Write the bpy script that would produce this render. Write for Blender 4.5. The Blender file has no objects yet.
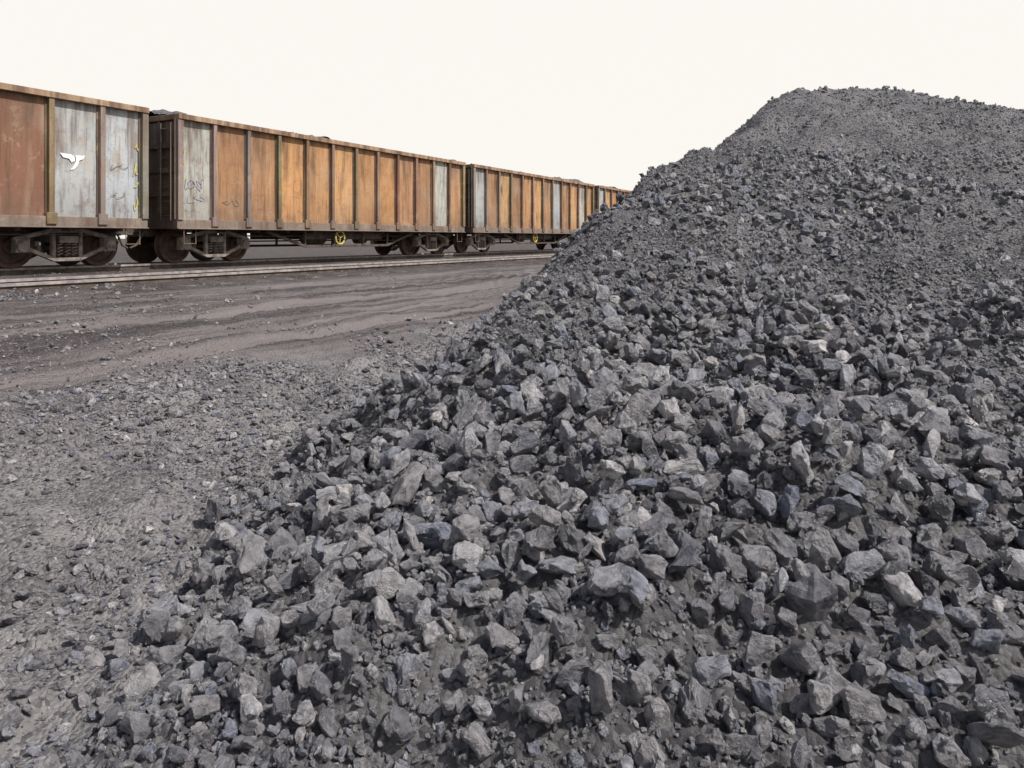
import bpy, bmesh, math, random
import numpy as np
from mathutils import Vector, noise as mnoise, Matrix

random.seed(7); rng = np.random.default_rng(7)
scene = bpy.context.scene
TD = (0.469, 0.883)            # railway direction
ND = (-0.883, 0.469)           # away from camera, perpendicular to railway
ANG = math.atan2(TD[1], TD[0])

# ------------------------------------------------------------ helpers
def link(o, parent=None):
    scene.collection.objects.link(o)
    if parent is not None: o.parent = parent
    return o

_tab = rng.random((256, 256)).astype(np.float64)
def vnoise(x, y):
    xi = np.floor(x).astype(np.int64); yi = np.floor(y).astype(np.int64)
    fx = x - xi; fy = y - yi
    fx = fx*fx*(3-2*fx); fy = fy*fy*(3-2*fy)
    a = _tab[xi & 255, yi & 255]; b = _tab[(xi+1) & 255, yi & 255]
    c = _tab[xi & 255, (yi+1) & 255]; d = _tab[(xi+1) & 255, (yi+1) & 255]
    return (a*(1-fx)+b*fx)*(1-fy)+(c*(1-fx)+d*fx)*fy*1.0
def fbm(x, y, f, octv=4, gain=0.5):
    v = np.zeros_like(x, dtype=float); amp = 1.0; tot = 0
    for i in range(octv):
        a = 0.6*i+0.4
        xr = x*math.cos(a)-y*math.sin(a); yr = x*math.sin(a)+y*math.cos(a)
        v += amp*(vnoise(xr*f+17.3*i, yr*f+5.1*i)-0.5); tot += amp
        amp *= gain; f *= 2.03
    return v/tot*2
def sstep(a, b, x):
    t = np.clip((x-a)/(b-a), 0, 1); return t*t*(3-2*t)
def smin(a, b, k):
    h = np.clip(0.5+0.5*(b-a)/k, 0, 1)
    return b*(1-h)+a*h - k*h*(1-h)

# ------------------------------------------------------------ terrain functions
def ground_base(X, Y):
    d = X*ND[0]+Y*ND[1]
    z = np.interp(d, [-50, 2.6, 4, 6, 9.0, 9.7, 10.2, 11.6, 12.2, 14.2, 14.9, 16.9, 17.6, 60],
                     [-1.6,-1.6,-1.47,-1.19,-0.80,-0.76,-0.70,-0.70,-0.76,-0.77,-0.72,-0.72,-0.85,-0.85])
    return z, d
def ground_h(X, Y):
    z, d = ground_base(X, Y)
    s = X*TD[0]+Y*TD[1]
    near = 1-sstep(25, 60, np.hypot(X, Y))
    z = z + near*0.05*fbm(X, Y, 0.7, 3)*(1-sstep(8.5, 9.7, d))
    road = sstep(5.0, 6.2, d)*(1-sstep(8.8, 9.6, d))
    z = z + near*road*0.10*fbm(s*0.10, d*2.8+0.35*fbm(s, d, .12, 2), 1.0, 3) + near*road*0.03*fbm(X, Y, 3.5, 3)
    for dr in (6.35, 7.05, 7.9, 8.55):
        dd = d-dr-0.35*fbm(s+dr*9, d*0+dr, .12, 2)
        z = z + near*road*(-0.05*np.exp(-(dd/.12)**2)+0.035*np.exp(-((np.abs(dd)-.22)/.08)**2))*(.6+.8*fbm(s, d, .9, 2))
    grav = (1-sstep(5.0, 6.2, d))
    z = z + near*grav*(0.10*fbm(X, Y, 2.0, 3)+0.05*fbm(X, Y, 7, 3))
    berm = np.exp(-((d-5.0-0.6*fbm(s, d, .35, 2))/0.45)**2)
    z = z + near*berm*0.09*(0.7+0.9*fbm(X, Y, 1.5, 3))
    z = z + near*0.012*fbm(X, Y, 18, 2)
    return z
TY = [-2, 0.5, 1.2, 2.2, 3.3, 4.4, 7.3, 11.3, 16.0, 21.0, 30]
TX = [2.3, 0.0, -0.72, -1.14, -1.52, -1.52, -0.98, 0.12, 1.15, 2.3, 4.5]
TZ = [-1.62,-1.62,-1.62,-1.62,-1.60,-1.56,-1.42,-1.28,-1.1,-0.9,-0.8]
def pile_h(X, Y, detail=True):
    tx = np.interp(Y, TY, TX) + 0.25*fbm(Y, Y*0+3.3, 0.8, 3)
    tz = np.interp(Y, TY, TZ)
    k = 0.42+0.48*sstep(2.5, 8.5, Y)
    d = (X-tx)*0.98
    zs = tz + k*d
    zf = np.interp(Y+0.10*(X-2)*0.4, [-2, 0.4, 1.0, 2, 3, 4, 5, 7, 9, 11, 13, 16, 40],
                      [-3, -1.74,-1.58,-1.36,-1.12,-0.88,-0.60,0.02,0.74,1.58,2.55,3.6,12])
    cap = 2.88 - 0.10*np.maximum(0, X-5.9)**2*(X < 9) - (X >= 9)*(0.10*9.61+0.55*(X-9)) \
          - 0.12*np.clip(5.9-X, 0, 2.0)**2 - 0.035*np.maximum(0, Y-13)**2
    z = smin(zs, zf, 0.30); z = smin(z, cap, 0.60)
    far = sstep(6, 9, Y)
    z = z + (0.18-.11*far)*fbm(X, Y, 0.55, 2)*sstep(0.2, 1.5, d)
    z = z + (0.20-.06*far)*fbm(X, Y, 1.4, 3)*(0.35+0.65*sstep(0, .6, d))
    if detail:
        z = z + 0.06*fbm(X, Y, 5.5, 3) + 0.022*fbm(X, Y, 17, 3)
    return z

def grid_mesh(name, xs, ys, hf):
    X, Y = np.meshgrid(xs, ys)
    Z = hf(X, Y)
    co = np.stack([X, Y, Z], -1).reshape(-1, 3)
    ny, nx = X.shape
    i = np.arange(ny*nx).reshape(ny, nx)
    f = np.stack([i[:-1, :-1], i[:-1, 1:], i[1:, 1:], i[1:, :-1]], -1).reshape(-1, 4)
    return co, f
def mesh_from(name, co, f, smooth=True):
    me = bpy.data.meshes.new(name)
    me.vertices.add(len(co)); me.vertices.foreach_set('co', co.astype(np.float32).ravel())
    n = f.shape[1]
    me.loops.add(f.size); me.loops.foreach_set('vertex_index', f.astype(np.int32).ravel())
    me.polygons.add(len(f)); me.polygons.foreach_set('loop_start', (np.arange(len(f))*n).astype(np.int32))
    me.update(calc_edges=True); me.validate()
    me.polygons.foreach_set('use_smooth', np.full(len(me.polygons), smooth))
    return me

# ------------------------------------------------------------ node helpers
class NT:
    def __init__(s, name):
        s.mat = bpy.data.materials.new(name); s.mat.use_nodes = True
        s.t = s.mat.node_tree; s.n = s.t.nodes; s.l = s.t.links
        s.b = s.n['Principled BSDF']
    def node(s, typ, **kw):
        n = s.n.new(typ)
        for k, v in kw.items(): setattr(n, k, v)
        return n
    def put(s, sock, v):
        if hasattr(v, 'is_output'): s.l.new(v, sock)
        else:
            if isinstance(v, tuple) and len(v) == 3 and sock.type == 'RGBA': v = v+(1,)
            sock.default_value = v
    def math(s, op, a, b=0.0, c=0.0, clamp=False):
        n = s.node('ShaderNodeMath', operation=op, use_clamp=clamp)
        s.put(n.inputs[0], a); s.put(n.inputs[1], b)
        if op in ('MULTIPLY_ADD',): s.put(n.inputs[2], c)
        return n.outputs[0]
    def mix(s, fac, a, b, blend='MIX'):
        n = s.node('ShaderNodeMix', data_type='RGBA', blend_type=blend)
        s.put(n.inputs[0], fac); s.put(n.inputs[6], a); s.put(n.inputs[7], b)
        return n.outputs[2]
    def mr(s, v, a, b, c=0.0, d=1.0, smooth=False):
        n = s.node('ShaderNodeMapRange')
        if smooth: n.interpolation_type = 'SMOOTHSTEP'
        s.put(n.inputs[0], v); n.inputs[1].default_value = a; n.inputs[2].default_value = b
        n.inputs[3].default_value = c; n.inputs[4].default_value = d
        return n.outputs[0]
    def noise(s, vec, scale, detail=4, rough=0.55):
        n = s.node('ShaderNodeTexNoise')
        if vec is not None: s.l.new(vec, n.inputs['Vector'])
        n.inputs['Scale'].default_value = scale; n.inputs['Detail'].default_value = detail
        n.inputs['Roughness'].default_value = rough
        return n.outputs[0]
    def voro(s, vec, scale, feature='F1', out=0):
        n = s.node('ShaderNodeTexVoronoi', feature=feature)
        s.l.new(vec, n.inputs['Vector']); n.inputs['Scale'].default_value = scale
        return n.outputs[out]
    def scale(s, vec, v, rot=(0, 0, 0)):
        n = s.node('ShaderNodeMapping'); s.l.new(vec, n.inputs[0])
        n.inputs['Scale'].default_value = v; n.inputs['Rotation'].default_value = rot
        return n.outputs[0]
    def bump(s, h, strength, dist, nrm=None):
        n = s.node('ShaderNodeBump'); s.l.new(h, n.inputs['Height'])
        n.inputs['Strength'].default_value = strength; n.inputs['Distance'].default_value = dist
        if nrm is not None: s.l.new(nrm, n.inputs['Normal'])
        return n.outputs[0]
    def coord(s): return s.node('ShaderNodeTexCoord').outputs['Object']
    def fin(s, col, rough, nrm=None, spec=0.5, metal=0.0):
        s.put(s.b.inputs['Base Color'], col); s.put(s.b.inputs['Roughness'], rough)
        s.b.inputs['Specular IOR Level'].default_value = spec
        s.b.inputs['Metallic'].default_value = metal
        if nrm is not None: s.l.new(nrm, s.b.inputs['Normal'])
        return s.mat

# ---- coal lumps
def mat_lump(name, bright=1.0, warm=0.0, dustf=.6, r0=.20, r1=.5, spec=1.0):
    m = NT(name); c = m.coord()
    oi = m.node('ShaderNodeObjectInfo').outputs['Random']
    r = m.node('ShaderNodeValToRGB'); m.l.new(oi, r.inputs[0])
    cr = r.color_ramp
    base = [(0.0, (.036, .036, .043)), (.18, (.105, .103, .113)), (.38, (.185, .178, .182)),
            (.56, (.060, .062, .076)), (.72, (.24, .233, .235)), (.88, (.110, .122, .160)), (1.0, (.36, .345, .335))]
    cr.elements[0].position = 0; cr.elements[1].position = 1
    for p, q in base[1:-1]: cr.elements.new(p)
    for e, (p, q) in zip(cr.elements, base):
        q = (q[0]*bright*(1+warm), q[1]*bright, q[2]*bright*(1-warm)); e.position = p; e.color = q+(1,)
    n1 = m.noise(c, 2.3, 5, .7)
    col = m.mix(m.mr(n1, .35, .65), m.mix(1.0, r.outputs[0], (.48, .48, .52), 'MULTIPLY'), m.mix(1.0, r.outputs[0], (1.9, 1.86, 1.84), 'MULTIPLY'))
    g = m.node('ShaderNodeNewGeometry')
    sx = m.node('ShaderNodeSeparateXYZ'); m.l.new(g.outputs['Normal'], sx.inputs[0])
    dust = m.math('MULTIPLY', m.mr(sx.outputs[2], .35, .95), m.mr(m.noise(g.outputs['Position'], 1.3, 4), .38, .65, .05, dustf))
    col = m.mix(dust, col, (.315*bright, .302*bright, .300*bright))
    n2 = m.noise(c, 5, 6, .7)
    nb = m.bump(n2, .6, .12)
    rg = m.mr(m.noise(c, 1.5, 2), .35, .65, r0, r1)
    return m.fin(col, rg, nb, spec)
mat_coal = mat_lump('coal_lump')
mat_gravel = mat_lump('gravel_stone', 1.2, .02, .6, .5, .8, .4)

def mat_fines():
    m = NT('coal_fines'); c = m.coord()
    big = m.noise(c, 1.1, 5, .6)
    v1 = m.voro(c, 38, 'F1', 1); sv = m.node('ShaderNodeSeparateColor'); m.l.new(v1, sv.inputs[0])
    col = m.mix(m.mr(big, .35, .65), (.065, .062, .066), (.185, .175, .175))
    col = m.mix(m.mr(sv.outputs[0], .3, 1.0, 0, .6), col, (.27, .26, .26))
    col = m.mix(m.mr(sv.outputs[1], .7, 1.0, 0, .7), col, (.04, .04, .048))
    h1 = m.voro(c, 38); h2 = m.noise(c, 60, 5, .75)
    h = m.math('ADD', m.math('MULTIPLY', h1, -1.0), h2)
    return m.fin(col, .6, m.bump(h, 1.0, .03), .5)
def mat_ground():
    m = NT('dirt_ground'); c = m.coord()
    rt = m.scale(c, (1, 1, 1), (0, 0, -ANG))           # x = along track, y = distance
    sep = m.node('ShaderNodeSeparateXYZ'); m.l.new(rt, sep.inputs[0])
    wob = m.noise(c, .6, 4)
    d = m.math('ADD', sep.outputs[1], m.math('MULTIPLY_ADD', wob, 1.8, -.9))
    road = m.mr(d, 4.9, 6.0, smooth=True)
    yard = m.mr(sep.outputs[1], 9.2, 9.9, smooth=True)
    v = m.voro(c, 55, 'F1', 1); sv = m.node('ShaderNodeSeparateColor'); m.l.new(v, sv.inputs[0])
    gc = m.mix(m.mr(m.noise(c, 1.4, 6, .65), .38, .62), (.125, .117, .118), (.29, .274, .268))
    gc = m.mix(m.mr(sv.outputs[0], .2, 1, 0, .55), gc, (.37, .352, .343))
    gc = m.mix(m.mr(sv.outputs[1], .65, 1, 0, .85), gc, (.06, .06, .066))
    st = m.noise(m.scale(rt, (.10, 2.4, 1)), 1.0, 6, .6)
    st2 = m.noise(m.scale(rt, (.28, 9, 1)), 1.0, 5, .65)
    rc = m.mix(m.mr(st, .42, .58), (.074, .062, .063), (.205, .178, .174))
    rc = m.mix(m.mr(st2, .50, .64, 0, .65), rc, (.25, .222, .214))
    rc = m.mix(m.mr(st2, .48, .36, 0, .75), rc, (.046, .040, .042))
    rc = m.mix(m.mr(sv.outputs[2], .6, 1, 0, .35), rc, (.27, .245, .24))
    yc = m.mix(m.mr(m.noise(c, 2.2, 6, .7), .35, .65), (.050, .043, .042), (.145, .125, .118))
    col = m.mix(road, gc, rc); col = m.mix(yard, col, yc)
    h1 = m.voro(c, 55); h2 = m.noise(c, 45, 5, .75)
    h = m.math('ADD', m.math('MULTIPLY', h1, -.8), h2)
    return m.fin(col, .9, m.bump(h, 1.0, .026), .25)
mat_pile = mat_fines(); mat_grd = mat_ground()

# ------------------------------------------------------------ ground sheet
def graded(lo, hi, step, far, growth=1.13):
    a = list(np.arange(lo, hi+1e-6, step))
    s = step
    while a[-1] < far: s *= growth; a.append(a[-1]+s)
    s = step
    while a[0] > -far: s *= growth; a.insert(0, a[0]-s)
    return np.array(a)
co, f = grid_mesh('ground', graded(-9, 2.5, .035, 900), graded(1.0, 13, .035, 900), ground_h)
me = mesh_from('ground', co, f); ground = link(bpy.data.objects.new('ground', me)); me.materials.append(mat_grd)

# ------------------------------------------------------------ coal pile base
ysp = [-1.5]
while ysp[-1] < 26: ysp.append(ysp[-1] + 0.022 + 0.0035*max(0, ysp[-1]-1))
xsp = [-2.9]
while xsp[-1] < 15: xsp.append(xsp[-1] + 0.028 + 0.004*max(0, xsp[-1]-2))
def hp(X, Y):
    z = pile_h(X, Y); g, _ = ground_base(X, Y)
    return np.maximum(z, g-0.35)
co, f = grid_mesh('coal_pile', np.array(xsp), np.array(ysp), hp)
me = mesh_from('coal_pile', co, f, smooth=False); pile = link(bpy.data.objects.new('coal_pile', me)); me.materials.append(mat_pile)

# ------------------------------------------------------------ rock prototypes
def make_rock(i, coll, mat):
    r = random.Random(100+i)
    ax = (1.0, r.uniform(.72, 1.0), r.uniform(.6, .95))
    bm = bmesh.new()
    for k in range(r.choice([12, 15, 18, 24])):
        v = Vector((r.uniform(-1, 1), r.uniform(-1, 1), r.uniform(-1, 1)))
        mx = max(abs(v.x), abs(v.y), abs(v.z)); e = v.length
        v = v/(mx*.55+e*.45)*r.uniform(.85, 1.02)
        bm.verts.new((v.x*ax[0]*.5, v.y*ax[1]*.5, v.z*ax[2]*.5))
    res = bmesh.ops.convex_hull(bm, input=bm.verts)
    bmesh.ops.delete(bm, geom=[g for g in res['geom_interior'] if isinstance(g, bmesh.types.BMVert)], context='VERTS')
    bmesh.ops.bevel(bm, geom=bm.edges[:], offset=.022, segments=1, affect='EDGES', profile=.5)
    bmesh.ops.triangulate(bm, faces=bm.faces[:])
    for _ in range(2):
        long = [e for e in bm.edges if e.calc_length() > .13]
        bmesh.ops.subdivide_edges(bm, edges=long, cuts=1, use_grid_fill=False)
        bmesh.ops.triangulate(bm, faces=bm.faces[:])
    off = Vector((i*7.1, 3.3, 1.7))
    for v in bm.verts:
        n = mnoise.noise_vector(v.co*2.6+off)*.07 + mnoise.noise_vector(v.co*7+off)*.025
        s = mnoise.noise(v.co*3.2+off*2)
        v.co *= 1.0 - (.09 if s > .12 else 0.0)
        v.co += n
    me = bpy.data.meshes.new(f'lump_shape_{i}'); bm.to_mesh(me); bm.free()
    me.materials.append(mat)
    o = bpy.data.objects.new(f'lump_shape_{i}', me); coll.objects.link(o)
NV = 20
coll_c = bpy.data.collections.new('coal_lump_shapes'); coll_g = bpy.data.collections.new('gravel_shapes')
for i in range(NV): make_rock(i, coll_c, mat_coal)
for i in range(8): make_rock(40+i, coll_g, mat_gravel)

def scatter(name, pts, rot, scl, coll, nvar, parent):
    me = bpy.data.meshes.new(name); n = len(pts)
    me.vertices.add(n); me.vertices.foreach_set('co', pts.astype(np.float32).ravel())
    a = me.attributes.new('rot', 'FLOAT_VECTOR', 'POINT'); a.data.foreach_set('vector', rot.astype(np.float32).ravel())
    a = me.attributes.new('scl', 'FLOAT_VECTOR', 'POINT'); a.data.foreach_set('vector', scl.astype(np.float32).ravel())
    a = me.attributes.new('vid', 'INT', 'POINT'); a.data.foreach_set('value', rng.integers(0, nvar, n).astype(np.int32))
    o = link(bpy.data.objects.new(name, me), parent)
    ng = bpy.data.node_groups.new(name, 'GeometryNodeTree')
    ng.interface.new_socket('Geometry', in_out='INPUT', socket_type='NodeSocketGeometry')
    ng.interface.new_socket('Geometry', in_out='OUTPUT', socket_type='NodeSocketGeometry')
    N = ng.nodes; L = ng.links
    gi = N.new('NodeGroupInput'); go = N.new('NodeGroupOutput')
    ip = N.new('GeometryNodeInstanceOnPoints')
    ci = N.new('GeometryNodeCollectionInfo'); ci.inputs['Collection'].default_value = coll
    ci.inputs['Separate Children'].default_value = True; ci.inputs['Reset Children'].default_value = True
    def na(nm, ty):
        q = N.new('GeometryNodeInputNamedAttribute'); q.data_type = ty; q.inputs['Name'].default_value = nm
        return [s for s in q.outputs if s.enabled and s.name == 'Attribute'][0]
    L.new(gi.outputs[0], ip.inputs['Points']); L.new(ci.outputs[0], ip.inputs['Instance'])
    ip.inputs['Pick Instance'].default_value = True
    L.new(na('vid', 'INT'), ip.inputs['Instance Index'])
    L.new(na('rot', 'FLOAT_VECTOR'), ip.inputs['Rotation'])
    L.new(na('scl', 'FLOAT_VECTOR'), ip.inputs['Scale'])
    L.new(ip.outputs[0], go.inputs[0])
    md = o.modifiers.new('scatter', 'NODES'); md.node_group = ng
    return o

def rand_xy(x0, x1, y0, y1, dens):
    n = int((x1-x0)*(y1-y0)*dens)
    return rng.uniform(x0, x1, n), rng.uniform(y0, y1, n)
def poisson(X, Y, R, kk=.38):
    cell = 0.09; g = {}; keep = []
    for i in np.argsort(-R):
        x, y, r = X[i], Y[i], R[i]; cx, cy = int(x//cell), int(y//cell); ok = True
        for a in (-2, -1, 0, 1, 2):
            for b in (-2, -1, 0, 1, 2):
                for (px, py, pr) in g.get((cx+a, cy+b), ()):
                    if (px-x)**2+(py-y)**2 < (kk*(pr+r))**2: ok = False; break
                if not ok: break
            if not ok: break
        if ok: g.setdefault((cx, cy), []).append((x, y, r)); keep.append(i)
    return np.array(keep, int)

P = []; S = []
def add_pts(X, Y, size, lift):
    zp = pile_h(X, Y); g, _ = ground_base(X, Y)
    ok = zp > g-0.04
    X, Y, size, zp = X[ok], Y[ok], size[ok], zp[ok]
    P.append(np.stack([X, Y, zp+size*lift], -1)); S.append(size)
def coarse(X, Y):
    c = 0.42+1.7*fbm(X+9, Y, .6, 3)
    c = c + 0.26*(1-sstep(4, 8, Y)) - 0.40*sstep(6, 10, Y)
    c = c + 0.5*np.exp(-((X-.15-.15*(Y-3.2))/.8)**2-((Y-3.6)/1.6)**2)     # coarse tongue of big lumps
    return np.clip(c, 0.05, 1)
for (x0, x1, y0, y1, dn) in [(-2.4, 5, .4, 6, 430), (-2.2, 8, 6, 10, 170), (-1, 12, 10, 19, 60), (5, 12, .6, 10, 60)]:
    X, Y = rand_xy(x0, x1, y0, y1, dn)
    c = coarse(X, Y)
    keep = rng.random(len(X)) < c; X, Y, c = X[keep], Y[keep], c[keep]
    R = 0.044+0.066*rng.random(len(X))**1.7+(0.09*rng.random(len(X))**4)*c
    R = R*(1-.15*sstep(7, 11, Y))*(.86+.14*sstep(1.5, 3.5, Y))
    k = poisson(X, Y, R); add_pts(X[k], Y[k], R[k], .26)
for (x0, x1, y0, y1, dn) in [(-2.2, 5, .6, 6, 100), (-1.6, 8, 6, 11, 40)]:
    X, Y = rand_xy(x0, x1, y0, y1, dn)
    c = coarse(X, Y); keep = rng.random(len(X)) < c*c; X, Y = X[keep], Y[keep]
    R = (0.055+0.080*rng.random(len(X))**2)*(.86+.14*sstep(1.5, 3.5, Y))
    k = poisson(X, Y, R, .5); add_pts(X[k], Y[k], R[k], .75)
for (x0, x1, y0, y1, dn) in [(-2.4, 5, .4, 6, 700), (-2.2, 8, 6, 10, 430), (-1, 12, 10, 20, 170), (5, 12, .6, 10, 90)]:
    X, Y = rand_xy(x0, x1, y0, y1, dn)
    keep = rng.random(len(X)) < 0.35+0.65*coarse(X, Y+20); X, Y = X[keep], Y[keep]
    add_pts(X, Y, 0.024+0.032*rng.random(len(X))**1.6, .22)
for (x0, x1, y0, y1, dn) in [(-2.4, 4, .8, 4, 2400), (-2.4, 5, 4, 7, 1600), (-1.8, 8, 7, 12, 550)]:
    X, Y = rand_xy(x0, x1, y0, y1, dn)
    keep = rng.random(len(X)) < 1.15-.8*coarse(X, Y); X, Y = X[keep], Y[keep]
    add_pts(X, Y, 0.010+0.015*rng.random(len(X)), .2)
for (dn, a, b) in [(110, .035, .095), (320, .02, .05)]:
    X, Y = rand_xy(-4, 1, 1.4, 14, dn); tx = np.interp(Y, TY, TX)
    off = tx-X
    keep = (off > -.3) & (rng.random(len(X)) < np.exp(-np.maximum(off, 0)/.27)*.8)
    X, Y = X[keep], Y[keep]; s = a+(b-a)*rng.random(len(X))**2
    P.append(np.stack([X, Y, np.maximum(ground_h(X, Y), pile_h(X, Y))+s*.2], -1)); S.append(s)
P = np.concatenate(P); S = np.concatenate(S); n = len(P)
sc = S[:, None]*np.stack([rng.uniform(.9, 1.4, n), rng.uniform(.75, 1.1, n), rng.uniform(.7, 1.15, n)], -1)
rot = np.stack([rng.normal(0, .8, n), rng.normal(0, .8, n), rng.uniform(0, 6.28, n)], -1)
scatter('coal_lumps', P, rot, sc, coll_c, NV, pile)
print('coal instances', n)

P = []; S = []
for (x0, x1, y0, y1, dn, s0, s1) in [(-5, 0.5, 1.6, 5, 2100, .008, .024), (-8, 1, 5, 9.5, 900, .012, .03),
                                     (-7, 0.5, 1.6, 9.5, 330, .02, .06), (-12, 2, 9, 16, 60, .015, .045), (-9, 0, 1.6, 11, 75, .035, .085)]:
    X, Y = rand_xy(x0, x1, y0, y1, dn)
    d = X*ND[0]+Y*ND[1]
    cl = fbm(X-4, Y, .8, 4)
    tx = np.interp(Y, TY, TX)
    pr = 0.42+2.2*cl+.5*np.exp(-((d-4.6)/.8)**2)
    if s1 > .055: pr = pr*0.8 + 0.7*np.exp(-np.maximum(0, tx-X)/.35)
    pr = np.where(d > 5.8, pr*.25, pr); pr = np.where((d > 9.6), .5, pr)
    keep = (rng.random(len(X)) < pr) & (X < tx+.25); X, Y = X[keep], Y[keep]
    s = s0+(s1-s0)*rng.random(len(X))**2.2
    P.append(np.stack([X, Y, ground_h(X, Y)+s*.2], -1)); S.append(s)
P = np.concatenate(P); S = np.concatenate(S); n = len(P)
sc = S[:, None]*np.stack([rng.uniform(.9, 1.35, n), rng.uniform(.8, 1.1, n), rng.uniform(.7, 1.0, n)], -1)
rot = np.stack([rng.normal(0, .5, n), rng.normal(0, .5, n), rng.uniform(0, 6.28, n)], -1)
scatter('gravel_stones', P, rot, sc, coll_g, 8, ground)
print('gravel instances', n)

# ------------------------------------------------------------ mesh builder
class MB:
    def __init__(s): s.v = []; s.f = []; s.c = []; s.m = []
    def face(s, idx, col, mi=0): s.f.append(idx); s.c.append(col); s.m.append(mi)
    def box(s, x0, x1, y0, y1, z0, z1, col, mi=0, bev=0.0):
        b = len(s.v)
        s.v += [(x0,y0,z0),(x1,y0,z0),(x1,y1,z0),(x0,y1,z0),(x0,y0,z1),(x1,y0,z1),(x1,y1,z1),(x0,y1,z1)]
        for q in [(0,3,2,1),(4,5,6,7),(0,1,5,4),(1,2,6,5),(2,3,7,6),(3,0,4,7)]:
            s.face([b+i for i in q], col, mi)
    def bar(s, p, q, w, t, col, mi=0):
        p = Vector(p); q = Vector(q); d = (q-p); L = d.length; d.normalize()
        up = Vector((0, 1, 0)) if abs(d.y) < .9 else Vector((1, 0, 0))
        a = d.cross(up).normalized(); bb = d.cross(a).normalized()
        b = len(s.v)
        for base in (p, q):
            for (i, j) in ((-1,-1),(1,-1),(1,1),(-1,1)):
                s.v.append(tuple(base+a*i*w/2+bb*j*t/2))
        for qd in [(0,1,2,3),(7,6,5,4),(0,4,5,1),(1,5,6,2),(2,6,7,3),(3,7,4,0)]:
            s.face([b+i for i in qd], col, mi)
    def lathe(s, c, axis, prof, n, col, mi=0):
        b = len(s.v)
        for (r, h) in prof:
            for k in range(n):
                a = 2*math.pi*k/n; u, w = r*math.cos(a), r*math.sin(a)
                p = {'y': (u, h, w), 'x': (h, u, w), 'z': (u, w, h)}[axis]
                s.v.append((c[0]+p[0], c[1]+p[1], c[2]+p[2]))
        for j in range(len(prof)-1):
            for k in range(n):
                k2 = (k+1) % n
                s.face([b+j*n+k, b+j*n+k2, b+(j+1)*n+k2, b+(j+1)*n+k], col, mi)
        s.face([b+k for k in range(n)][::-1], col, mi)
        s.face([b+(len(prof)-1)*n+k for k in range(n)], col, mi)
    def tube(s, pts, r, col, n=6, mi=0):
        b = len(s.v); pts = [Vector(p) for p in pts]
        for i, p in enumerate(pts):
            d = (pts[min(i+1, len(pts)-1)]-pts[max(i-1, 0)]).normalized()
            up = Vector((0, 0, 1)) if abs(d.z) < .9 else Vector((1, 0, 0))
            a = d.cross(up).normalized(); c = d.cross(a)
            for k in range(n):
                t = 2*math.pi*k/n; s.v.append(tuple(p+a*r*math.cos(t)+c*r*math.sin(t)))
        for i in range(len(pts)-1):
            for k in range(n):
                k2 = (k+1) % n; s.face([b+i*n+k, b+i*n+k2, b+(i+1)*n+k2, b+(i+1)*n+k], col, mi)
    def build(s, name, mats, parent=None, bevel=0.0):
        me = bpy.data.meshes.new(name); me.from_pydata(s.v, [], s.f); me.update()
        for m in mats: me.materials.append(m)
        ca = me.color_attributes.new('Col', 'FLOAT_COLOR', 'CORNER')
        arr = np.zeros((len(me.loops), 4), np.float32); arr[:, 3] = 1
        for p, c, mi in zip(me.polygons, s.c, s.m):
            p.material_index = mi
            arr[p.loop_start:p.loop_start+p.loop_total, :3] = c
        ca.data.foreach_set('color', arr.ravel())
        bm = bmesh.new(); bm.from_mesh(me); bmesh.ops.recalc_face_normals(bm, faces=bm.faces[:]); bm.to_mesh(me); bm.free()
        o = link(bpy.data.objects.new(name, me), parent)
        if bevel:
            md = o.modifiers.new('bevel', 'BEVEL'); md.width = bevel; md.segments = 1; md.limit_method = 'ANGLE'
        return o

def mat_paint():
    m = NT('weathered_wagon_paint'); c = m.coord()
    att = m.node('ShaderNodeAttribute'); att.attribute_name = 'Col'
    col = att.outputs['Color']
    sep = m.node('ShaderNodeSeparateXYZ'); m.l.new(c, sep.inputs[0])
    oi = m.node('ShaderNodeObjectInfo')
    cv = m.node('ShaderNodeVectorMath', operation='ADD'); m.l.new(c, cv.inputs[0])
    cx = m.node('ShaderNodeCombineXYZ'); m.l.new(m.math('MULTIPLY', oi.outputs['Random'], 60), cx.inputs[0]); m.l.new(cx.outputs[0], cv.inputs[1])
    c2 = cv.outputs[0]
    blot = m.noise(c2, 2.2, 10, .72)
    streak = m.noise(m.scale(c2, (4.5, 4.5, .6)), 1.0, 5, .55)
    drip = m.noise(m.scale(c2, (16, 16, 1.1)), 1.0, 4, .6)
    fine = m.noise(c2, 16, 6, .75)
    col = m.mix(m.mr(blot, .52, .58, 0, .6), col, m.mix(.5, col, (.18, .09, .045)))
    col = m.mix(m.mr(blot, .44, .38, 0, .35), col, (.46, .34, .22))
    col = m.mix(m.mr(streak, .52, .70, 0, .7), col, (.115, .062, .037))
    col = m.mix(m.mr(drip, .54, .68, 0, .55), col, (.10, .052, .032))
    col = m.mix(m.mr(streak, .44, .30, 0, .3), col, (.46, .36, .25))
    col = m.mix(m.mr(m.noise(c2, .9, 4), .5, .7, 0, .35), col, (.32, .255, .195))
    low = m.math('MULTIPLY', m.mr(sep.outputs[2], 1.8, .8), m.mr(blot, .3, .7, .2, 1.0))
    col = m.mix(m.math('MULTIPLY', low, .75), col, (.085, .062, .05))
    top = m.math('MULTIPLY', m.mr(sep.outputs[2], 2.3, 3.3), m.mr(streak, .4, .6))
    col = m.mix(m.math('MULTIPLY', top, .65), col, (.10, .06, .04))
    col = m.mix(m.mr(fine, .56, .74, 0, .65), col, (.09, .05, .032))
    return m.fin(col, m.mr(blot, .3, .7, .5, .85), m.bump(m.math('ADD', fine, blot), .35, .012), .35)
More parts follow.
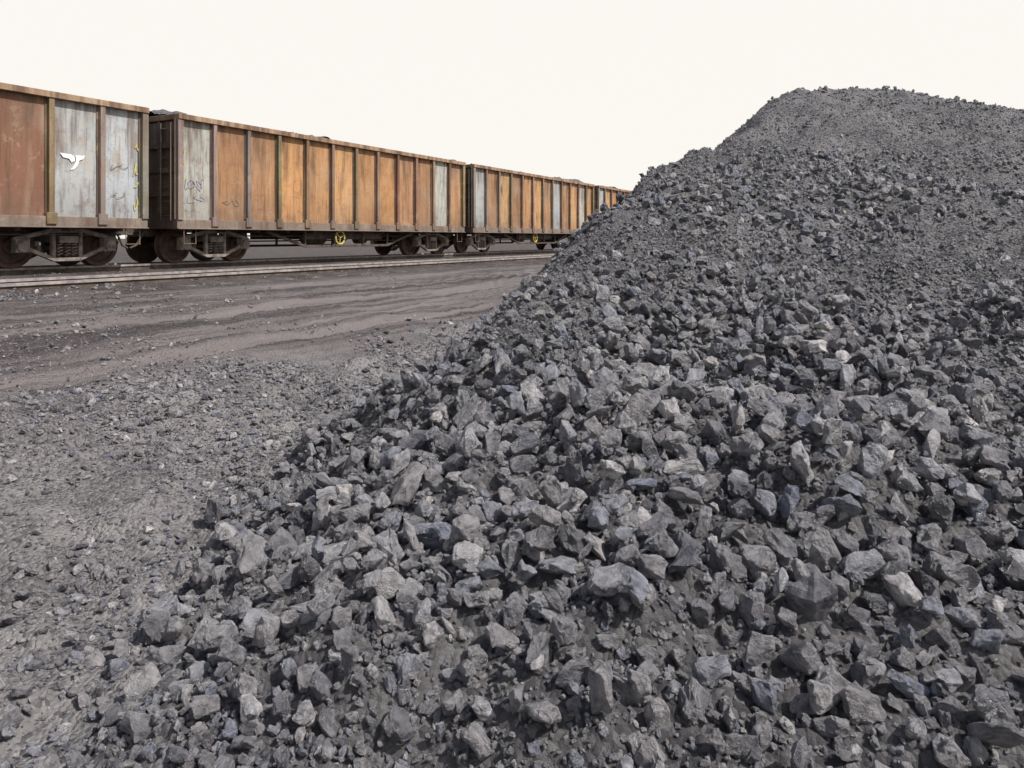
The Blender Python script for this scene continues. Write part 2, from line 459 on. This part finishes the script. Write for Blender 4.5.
def mat_steel(name, c1, c2):
    m = NT(name); c = m.coord()
    n = m.noise(c, 6, 6, .65)
    return m.fin(m.mix(m.mr(n, .35, .65), c1, c2), .7, m.bump(n, .3, .01), .4)
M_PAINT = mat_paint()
M_UNDER = mat_steel('grimy_steel', (.038, .030, .026), (.13, .095, .072))
M_WHEEL = mat_steel('wheel_steel', (.042, .028, .022), (.12, .07, .05))
M_FRAME = mat_steel('bogie_steel', (.10, .08, .07), (.32, .27, .235))
M_RAIL = mat_steel('rail_steel', (.18, .15, .14), (.38, .34, .32))
M_SLEEP = mat_steel('concrete_sleeper', (.10, .085, .075), (.24, .21, .19))
def mat_attr():
    m = NT('spray_paint'); a = m.node('ShaderNodeAttribute'); a.attribute_name = 'Col'
    n = m.noise(m.coord(), 14, 5, .7)
    return m.fin(m.mix(m.mr(n, .5, .7, 0, .6), a.outputs['Color'], (.22, .15, .11)), .7)
M_SPRAY = mat_attr()

WL = 12.3; HW = 1.45; NB = 12
ORANGE = [(.50,.275,.12), (.46,.24,.10), (.53,.32,.155), (.41,.215,.095), (.55,.345,.18), (.37,.20,.10)]
GREY = [(.42,.44,.44), (.37,.40,.42), (.43,.43,.39)]
RED = [(.22,.105,.065), (.25,.12,.078)]
def bogie(cx, parent, name):
    fr = MB(); wh = MB(); C = (1, 1, 1)
    wb = 0.88; R = .43
    for sx in (-wb, wb):
        wh.lathe((cx+sx, 0, R), 'y', [(.07, -.98), (.07, .98)], 10, C)
        for sg in (-1, 1):
            y0 = sg*.56
            prof = [(.08, .10), (.15, .09), (.17, .03), (.33, .01), (.36, .055), (R, .055), (R+.005, -.05), (R+.03, -.055), (R+.03, -.085), (.36, -.085), (.33, -.03), (.17, -.05), (.12, -.08)]
            wh.lathe((cx+sx, y0, R), 'y', [(r, h*sg) for r, h in prof], 32, C)
            fr.lathe((cx+sx, sg*.92, R), 'y', [(.0001, -.12), (.12, -.12), (.12, .10), (.09, .13), (.0001, .13)], 12, C)
            fr.box(cx+sx-.13, cx+sx+.13, sg*.92-.09, sg*.92+.09, R-.12, R+.15, C)
    for sg in (-1, 1):
        y = sg*.92; T = .11
        fr.bar((cx-wb-.14, y, R+.13), (cx-.34, y, R+.31), .085, T, C)
        fr.bar((cx+.34, y, R+.31), (cx+wb+.14, y, R+.13), .085, T, C)
        fr.bar((cx-.36, y, R+.31), (cx+.36, y, R+.31), .085, T+.006, C)
        fr.bar((cx-wb+.05, y, R-.02), (cx-.26, y, R-.27), .075, T, C)
        fr.bar((cx+.26, y, R-.27), (cx+wb-.05, y, R-.02), .075, T, C)
        fr.bar((cx-.28, y, R-.27), (cx+.28, y, R-.27), .08, T+.006, C)
        for sx in (-.27, .27):
            fr.bar((cx+sx, y, R-.25), (cx+sx, y, R+.28), .075, T-.01, C)
        fr.box(cx-.19, cx+.19, y-.10, y+.10, R+.06, R+.20, C)
        for sx in (-.12, .03, .17):
            pts = [(cx+sx-.02+.055*math.cos(t), y+.055*math.sin(t), R-.21+.26*t/(8*math.pi)) for t in np.linspace(0, 8*math.pi, 56)]
            fr.tube(pts, .015, C, 5)
    fr.box(cx-.18, cx+.18, -.82, .82, R+.07, R+.27, C)
    for sx in (-.40, .40):
        fr.bar((cx+sx, -.7, R-.05), (cx+sx, .7, R-.05), .10, .08, C)
        for sg in (-1, 1): fr.box(cx+sx*1.0-.04, cx+sx*1.0+.04, sg*.56-.05, sg*.56+.05, R-.16, R+.10, C)
    wh.build(name+'_wheels', [M_WHEEL], parent)
    fr.build(name+'_frame', [M_FRAME], parent, .008)

def wagon(idx, s0, scheme):
    e = bpy.data.objects.new('coal_wagon', None); link(e)
    dc = 14.45+HW
    zr = -0.59
    e.location = (TD[0]*s0+ND[0]*dc, TD[1]*s0+ND[1]*dc, zr); e.rotation_euler = (0, 0, ANG)
    e.empty_display_size = .5
    r = random.Random(500+idx)
    b = MB()
    zb, zt = .84, 3.40
    ribc = (.22, .145, .10); sill = (.25, .20, .165); chord = (.34, .22, .135)
    bw = WL/NB
    cols = []
    for i in range(NB):
        k = scheme[i]
        base = r.choice(ORANGE if k == 'o' else GREY if k == 'g' else RED)
        jit = r.uniform(.80, 1.12); cols.append(tuple(c*jit for c in base))
    for sg in (-1, 1):
        yo = sg*(HW-.085)
        for i in range(NB):
            x0 = i*bw; nx, nz = 7, 9
            st = len(b.v)
            ph = r.uniform(0, 50); amp = r.uniform(.012, .04)
            for a in range(nx+1):
                for q in range(nz+1):
                    u = a/nx; w = q/nz
                    edge = min(1, 5*min(u, 1-u))*min(1, 5*min(w, 1-w))
                    dz = amp*edge*(0.6+mnoise.noise(Vector((u*2.2+ph, w*2.2, idx))))
                    b.v.append((x0+u*bw, yo-sg*dz, zb+.15+w*(zt-zb-.25)))
            for a in range(nx):
                for q in range(nz):
                    v0 = st+a*(nz+1)+q
                    b.face([v0, v0+nz+1, v0+nz+2, v0+1], cols[i])
        b.box(.05, WL-.05, *(sorted((sg*(HW-.16), sg*(HW-.13)))), zb, zt-.03, (.12, .09, .07))
        for i in range(NB+1):
            x = min(max(i*bw, .07), WL-.07)
            w = .07 if i in (0, NB) else .052
            rc = tuple(c*r.uniform(.8, 1.2) for c in ribc)
            if i <= 2 and scheme[0] == 'g' or i >= NB-1 and scheme[-1] == 'g': rc = tuple(.5*c+.12 for c in rc)
            b.box(x-w, x+w, *(sorted((sg*(HW-.13), sg*(HW+.015)))), zb+.16, zt-.115, rc)
            b.box(x-w-.04, x+w+.04, *(sorted((sg*(HW-.10), sg*(HW-.068)))), zb+.17, zt-.12, tuple(c*.35 for c in rc))  # rib flange, colour darkened to paint in the shadow beside the rib
            if 0 < i < NB: b.box(x-.10, x+.10, *(sorted((sg*(HW-.09), sg*(HW+.022)))), zb+.02, zb+.24, rc)
        b.box(-.0, WL, *(sorted((sg*(HW-.16), sg*(HW+.04)))), zt-.12, zt, chord)
        b.box(-.0, WL, *(sorted((sg*(HW-.15), sg*(HW-.02)))), zb-.03, zb+.17, sill)
        b.box(-.0, WL, *(sorted((sg*(HW-.18), sg*(HW+.03)))), zb-.05, zb-.025, sill)
    for x, sx in ((0, 1), (WL, -1)):
        xa = x+sx*.09; xb = x+sx*.12
        b.box(min(xa, xb), max(xa, xb), -HW+.14, HW-.14, zb+.1, zt-.05, (.17, .125, .10))
        b.box(*(sorted((x+sx*.002, x+sx*.15))), -HW+.165, HW-.165, zt-.125, zt-.004, (.22, .14, .09))
        b.box(*(sorted((x-sx*.003, x+sx*.16))), -HW+.155, HW-.155, zb-.04, zb+.22, (.15, .11, .09))
        for z in (zb+.75, zb+1.3, zb+1.85):
            b.box(*(sorted((x+sx*.015, x+sx*.088))), -HW+.15, HW-.15, z-.05, z+.05, (.16, .12, .095))
        for y in (-.75, 0, .75):
            b.box(*(sorted((x+sx*.03, x+sx*.086))), y-.045, y+.045, zb+.23, zt-.13, (.15, .11, .09))
        for z in np.arange(zb+.25, zt-.2, .33):
            b.tube([(x-sx*.05, -HW+.18, z), (x-sx*.05, -HW+.52, z)], .012, (.2, .16, .13))
        for y in (-HW+.18, -HW+.52):
            b.tube([(x-sx*.05, y, zb+.15), (x-sx*.05, y, zt-.2)], .014, (.2, .16, .13))
        for sg in (-1, 1):
            xx = x+sx*.18
            b.tube([(xx, sg*(HW-.03), zb), (xx, sg*(HW-.03), zb-.38), (xx+sx*.32, sg*(HW-.03), zb-.38), (xx+sx*.32, sg*(HW-.03), zb)], .014, (.25, .2, .16))
    b.box(.13, WL-.13, -HW+.17, HW-.17, zb+.02, zb+.06, (.08, .06, .05))
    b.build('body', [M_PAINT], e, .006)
    u = MB(); C = (1, 1, 1)
    u.box(.02, WL-.02, -.17, .17, .72, .86, C)
    for x in np.linspace(.5, WL-.5, 12): u.box(x-.05, x+.05, -HW+.2, HW-.2, .73, .838, C)
    u.lathe((WL*.42, -.65, .58), 'x', [(.0001, -.45), (.12, -.45), (.17, -.38), (.17, .38), (.12, .45), (.0001, .45)], 16, C)
    u.lathe((WL*.60, -.55, .55), 'x', [(.0001, -.22), (.14, -.22), (.14, .2), (.05, .22), (.05, .55), (.0001, .55)], 16, C)
    u.box(WL*.40, WL*.44, -.7, -.6, .6, .8, C)
    for sg in (-1, 1):
        y = sg*1.15
        u.bar((2.9, y, .76), (4.3, y, .36), .07, .06, C); u.bar((4.3, y, .36), (WL-4.3, y, .36), .07, .06, C)
        u.bar((WL-4.3, y, .36), (WL-2.9, y, .76), .07, .06, C)
        for x in (4.3, 5.5, WL-5.5, WL-4.3): u.bar((x, y, .36), (x, y, .82), .06, .06, C)
        u.box(4.35, 7.9, *(sorted((sg*1.0, sg*1.04))), .55, .80, C)
    u.tube([(.3, -.95, .66), (3, -.95, .64), (6, -.95, .66), (WL-.3, -.95, .66)], .022, C)
    u.bar((2.4, -.3, .5), (WL*.55, -.5, .52), .04, .03, C); u.bar((WL*.66, -.5, .52), (WL-2.4, -.3, .5), .04, .03, C)
    for x, sx in ((0, -1), (WL, 1)):
        u.box(*(sorted((x-sx*.1, x+sx*.2))), -.08, .08, .72, .88, C)
        u.box(*(sorted((x+sx*.18, x+sx*.36))), -.14, .12, .66, .94, C)
        u.tube([(x, -.3, .75), (x+sx*.1, -.3, .6), (x+sx*.2, -.27, .42), (x+sx*.34, -.25, .36)], .025, C)
        u.box(*(sorted((x+sx*.0, x-sx*.3))), -.35, .35, .62, .80, C)
    u.build('underframe', [M_UNDER], e, .006)
    hw = MB()
    pts = [(5.55+.19*math.cos(t), -1.33, .60+.19*math.sin(t)) for t in np.linspace(0, 2*math.pi, 25)]
    hw.tube(pts, .026, (.50, .40, .10))
    for t in (.4, 2.5, 4.6): hw.tube([(5.55, -1.33, .60), (5.55+.19*math.cos(t), -1.33, .60+.19*math.sin(t))], .014, (.5, .4, .1))
    hw.tube([(5.55, -1.34, .60), (5.55, -1.0, .60)], .02, (.2, .15, .1))
    hw.build('handbrake_wheel', [M_SPRAY], e)
    bogie(1.45, e, 'bogie_1'); bogie(WL-1.45, e, 'bogie_2')
    X, Y = np.meshgrid(np.linspace(.14, WL-.14, 150), np.linspace(-HW+.17, HW-.17, 36))
    Z = 3.22+.24*np.cos(Y/HW*1.5)+.46*fbm(X+idx*13, Y, .45, 3)+.10*fbm(X, Y+idx*5, 4, 3)
    co = np.stack([X, Y, Z], -1).reshape(-1, 3); ny, nx = X.shape
    ii = np.arange(ny*nx).reshape(ny, nx)
    ff = np.stack([ii[:-1, :-1], ii[:-1, 1:], ii[1:, 1:], ii[1:, :-1]], -1).reshape(-1, 4)
    lm = mesh_from('coal_load', co, ff, False); lm.materials.append(mat_pile)
    link(bpy.data.objects.new('coal_load', lm), e)
    return e

wag = []
schemes = ['orgoogooroog', 'oogooroorrgg', 'gooooooooogo', 'goooooogoogo', 'googoooooogo', 'goooogooooog', 'oogoooooogoo']
starts = [10.44-WL-12.95, 10.44-WL, 11.18, 24.1, 37.05, 50.0, 62.95]
for i, (s0, sch) in enumerate(zip(starts, schemes)):
    wag.append(wagon(i, s0, sch))

# painted marks
def ribbon(g, pts, w, col, y=-HW+.075):
    for a, c in zip(pts[:-1], pts[1:]):
        a = Vector((a[0], 0, a[1])); c = Vector((c[0], 0, c[1])); d = (c-a)
        if d.length < 1e-6: continue
        d.normalize(); p = Vector((-d.z, 0, d.x))*w/2; ext = d*w*.3
        b = len(g.v)
        yy = y-.0004*(len(g.f) % 9)
        for q in (a-ext-p, c+ext-p, c+ext+p, a-ext+p): g.v.append((q.x, yy, q.z))
        g.face([b, b+1, b+2, b+3], col)
def poly(g, pts, cx, cz, col, y):
    b = len(g.v)
    for (a, c) in pts: g.v.append((cx+a, y, cz+c))
    g.face(list(range(b, b+len(pts))), col)
def scribble(g, cx, cz, w, h, seed, col, lw=.03, n=26):
    r = random.Random(seed); pts = []
    for i in range(n):
        t = i/(n-1)
        pts.append((cx-w/2+w*t+.25*w*math.sin(i*2.1+seed)*.5+r.uniform(-.1, .1)*w, cz+h/2*math.sin(i*1.7+seed)*r.uniform(.3, 1.1)))
    out = []
    for i in range(len(pts)-1):
        p0 = pts[max(i-1, 0)]; p1 = pts[i]; p2 = pts[i+1]; p3 = pts[min(i+2, len(pts)-1)]
        for k in range(5):
            t = k/5
            out.append(tuple(.5*((2*p1[j])+(-p0[j]+p2[j])*t+(2*p0[j]-5*p1[j]+4*p2[j]-p3[j])*t*t+(-p0[j]+3*p1[j]-3*p2[j]+p3[j])*t**3) for j in (0, 1)))
    ribbon(g, out, lw, col)
bw = WL/NB
g = MB(); xo = WL-bw
YEL = (.52, .45, .14); DK = (.22, .21, .22); WH = (.8, .8, .78)
for k, (dx, dz, ww, hh) in enumerate([(.80, 1.30, .10, .3), (.84, 1.72, .14, .22), (.78, 2.05, .08, .3), (.83, 2.55, .12, .2)]):
    scribble(g, xo+dx, dz, ww, hh, 3+k, YEL, .022, 5)
scribble(g, xo+.42, 2.1, .35, .18, 9, DK, .016, 7)
scribble(g, xo+.42, 1.5, .35, .14, 12, DK, .016, 7)
cx, cz = WL-1.55*bw, 2.10
poly(g, [(-.26, .15), (-.20, .07), (-.08, .05), (-.03, -.02), (.04, .02), (.02, .10), (-.04, .14)], cx, cz, WH, -HW+.074)
poly(g, [(.045, .13), (.24, .14), (.20, .07), (.12, .03), (.09, -.06), (.02, -.15), (-.06, -.17), (.02, -.06), (.055, .02)], cx, cz, WH, -HW+.072)
g.build('painted_marks', [M_SPRAY], wag[1])
g = MB()
scribble(g, .52, 1.85, .5, .34, 21, (.30, .31, .35), .017, 16)
scribble(g, .52, 1.50, .5, .22, 24, (.30, .31, .35), .017, 11)
for k in range(3): scribble(g, .2, 2.0+k*.27, .08, .2, 31+k, YEL, .02, 5)
scribble(g, 1.55, 1.45, .5, .25, 44, (.26, .16, .10), .016, 9)
g.build('painted_marks', [M_SPRAY], wag[2])

# ------------------------------------------------------------ railway tracks
def track(dc, ztop, gauge, buried=0.0):
    t = MB()
    s0, s1 = -60, 190
    for sg in (-1, 1):
        y = sg*gauge/2
        def bx(ya, yb, za, zb, mi): t.box(s0, s1, ya, yb, za, zb, (1, 1, 1), mi)
        bx(y-.035, y+.035, -.04, 0, 0); bx(y-.009, y+.009, -.12, -.041, 1); bx(y-.065, y+.065, -.14, -.121, 1)
    for k in np.arange(-30, 100, .7):
        t.box(k-.12, k+.12, -1.1, 1.1, -.26, -.145-buried, (1, 1, 1), 2)
    o = t.build('railway_track', [M_RAIL, M_UNDER, M_SLEEP], None)
    o.location = (ND[0]*dc, ND[1]*dc, ztop); o.rotation_euler = (0, 0, ANG)
track(14.45+HW, -0.59, 1.067)
track(10.9, -0.595, 1.067)

# ------------------------------------------------------------ light, sky, camera
w = bpy.data.worlds.new('World'); scene.world = w; w.use_nodes = True
nt = w.node_tree; bg = nt.nodes['Background']
sky = nt.nodes.new('ShaderNodeTexSky'); sky.sky_type = 'NISHITA'; sky.sun_disc = False
el = math.radians(50); az = math.radians(115)
sky.sun_elevation = el; sky.sun_rotation = az; sky.dust_density = 2.5; sky.air_density = 1.0; sky.ozone_density = 1
tc = nt.nodes.new('ShaderNodeTexCoord'); sp = nt.nodes.new('ShaderNodeSeparateXYZ'); nt.links.new(tc.outputs['Generated'], sp.inputs[0])
mp = nt.nodes.new('ShaderNodeMapRange'); mp.interpolation_type = 'SMOOTHSTEP'; nt.links.new(sp.outputs[2], mp.inputs[0])
mp.inputs[1].default_value = .31; mp.inputs[2].default_value = .48; mp.inputs[3].default_value = .97; mp.inputs[4].default_value = .03
mx = nt.nodes.new('ShaderNodeMix'); mx.data_type = 'RGBA'; nt.links.new(mp.outputs[0], mx.inputs[0])
nt.links.new(sky.outputs[0], mx.inputs[6]); mx.inputs[7].default_value = (9.9, 9.6, 9.05, 1)
nt.links.new(mx.outputs[2], bg.inputs['Color']); bg.inputs['Strength'].default_value = .1
sun = bpy.data.lights.new('sun', 'SUN'); sun.energy = 5.0; sun.angle = math.radians(.5); sun.color = (1, .97, .93)
so = link(bpy.data.objects.new('sun', sun))
v = Vector((math.cos(el)*math.sin(az), math.cos(el)*math.cos(az), math.sin(el)))
so.rotation_euler = v.to_track_quat('Z', 'Y').to_euler(); so.location = (20, -8, 30)

cam = bpy.data.cameras.new('camera'); co_ = link(bpy.data.objects.new('camera', cam))
cam.sensor_width = 36; cam.lens = 740/1024*36; cam.shift_y = -146/1024
cam.clip_start = .05; cam.clip_end = 3000
co_.location = (0, 0, 0); co_.rotation_euler = (math.radians(90), 0, 0)
scene.camera = co_
scene.view_settings.view_transform = 'Standard'; scene.view_settings.look = 'None'; scene.view_settings.exposure = 0
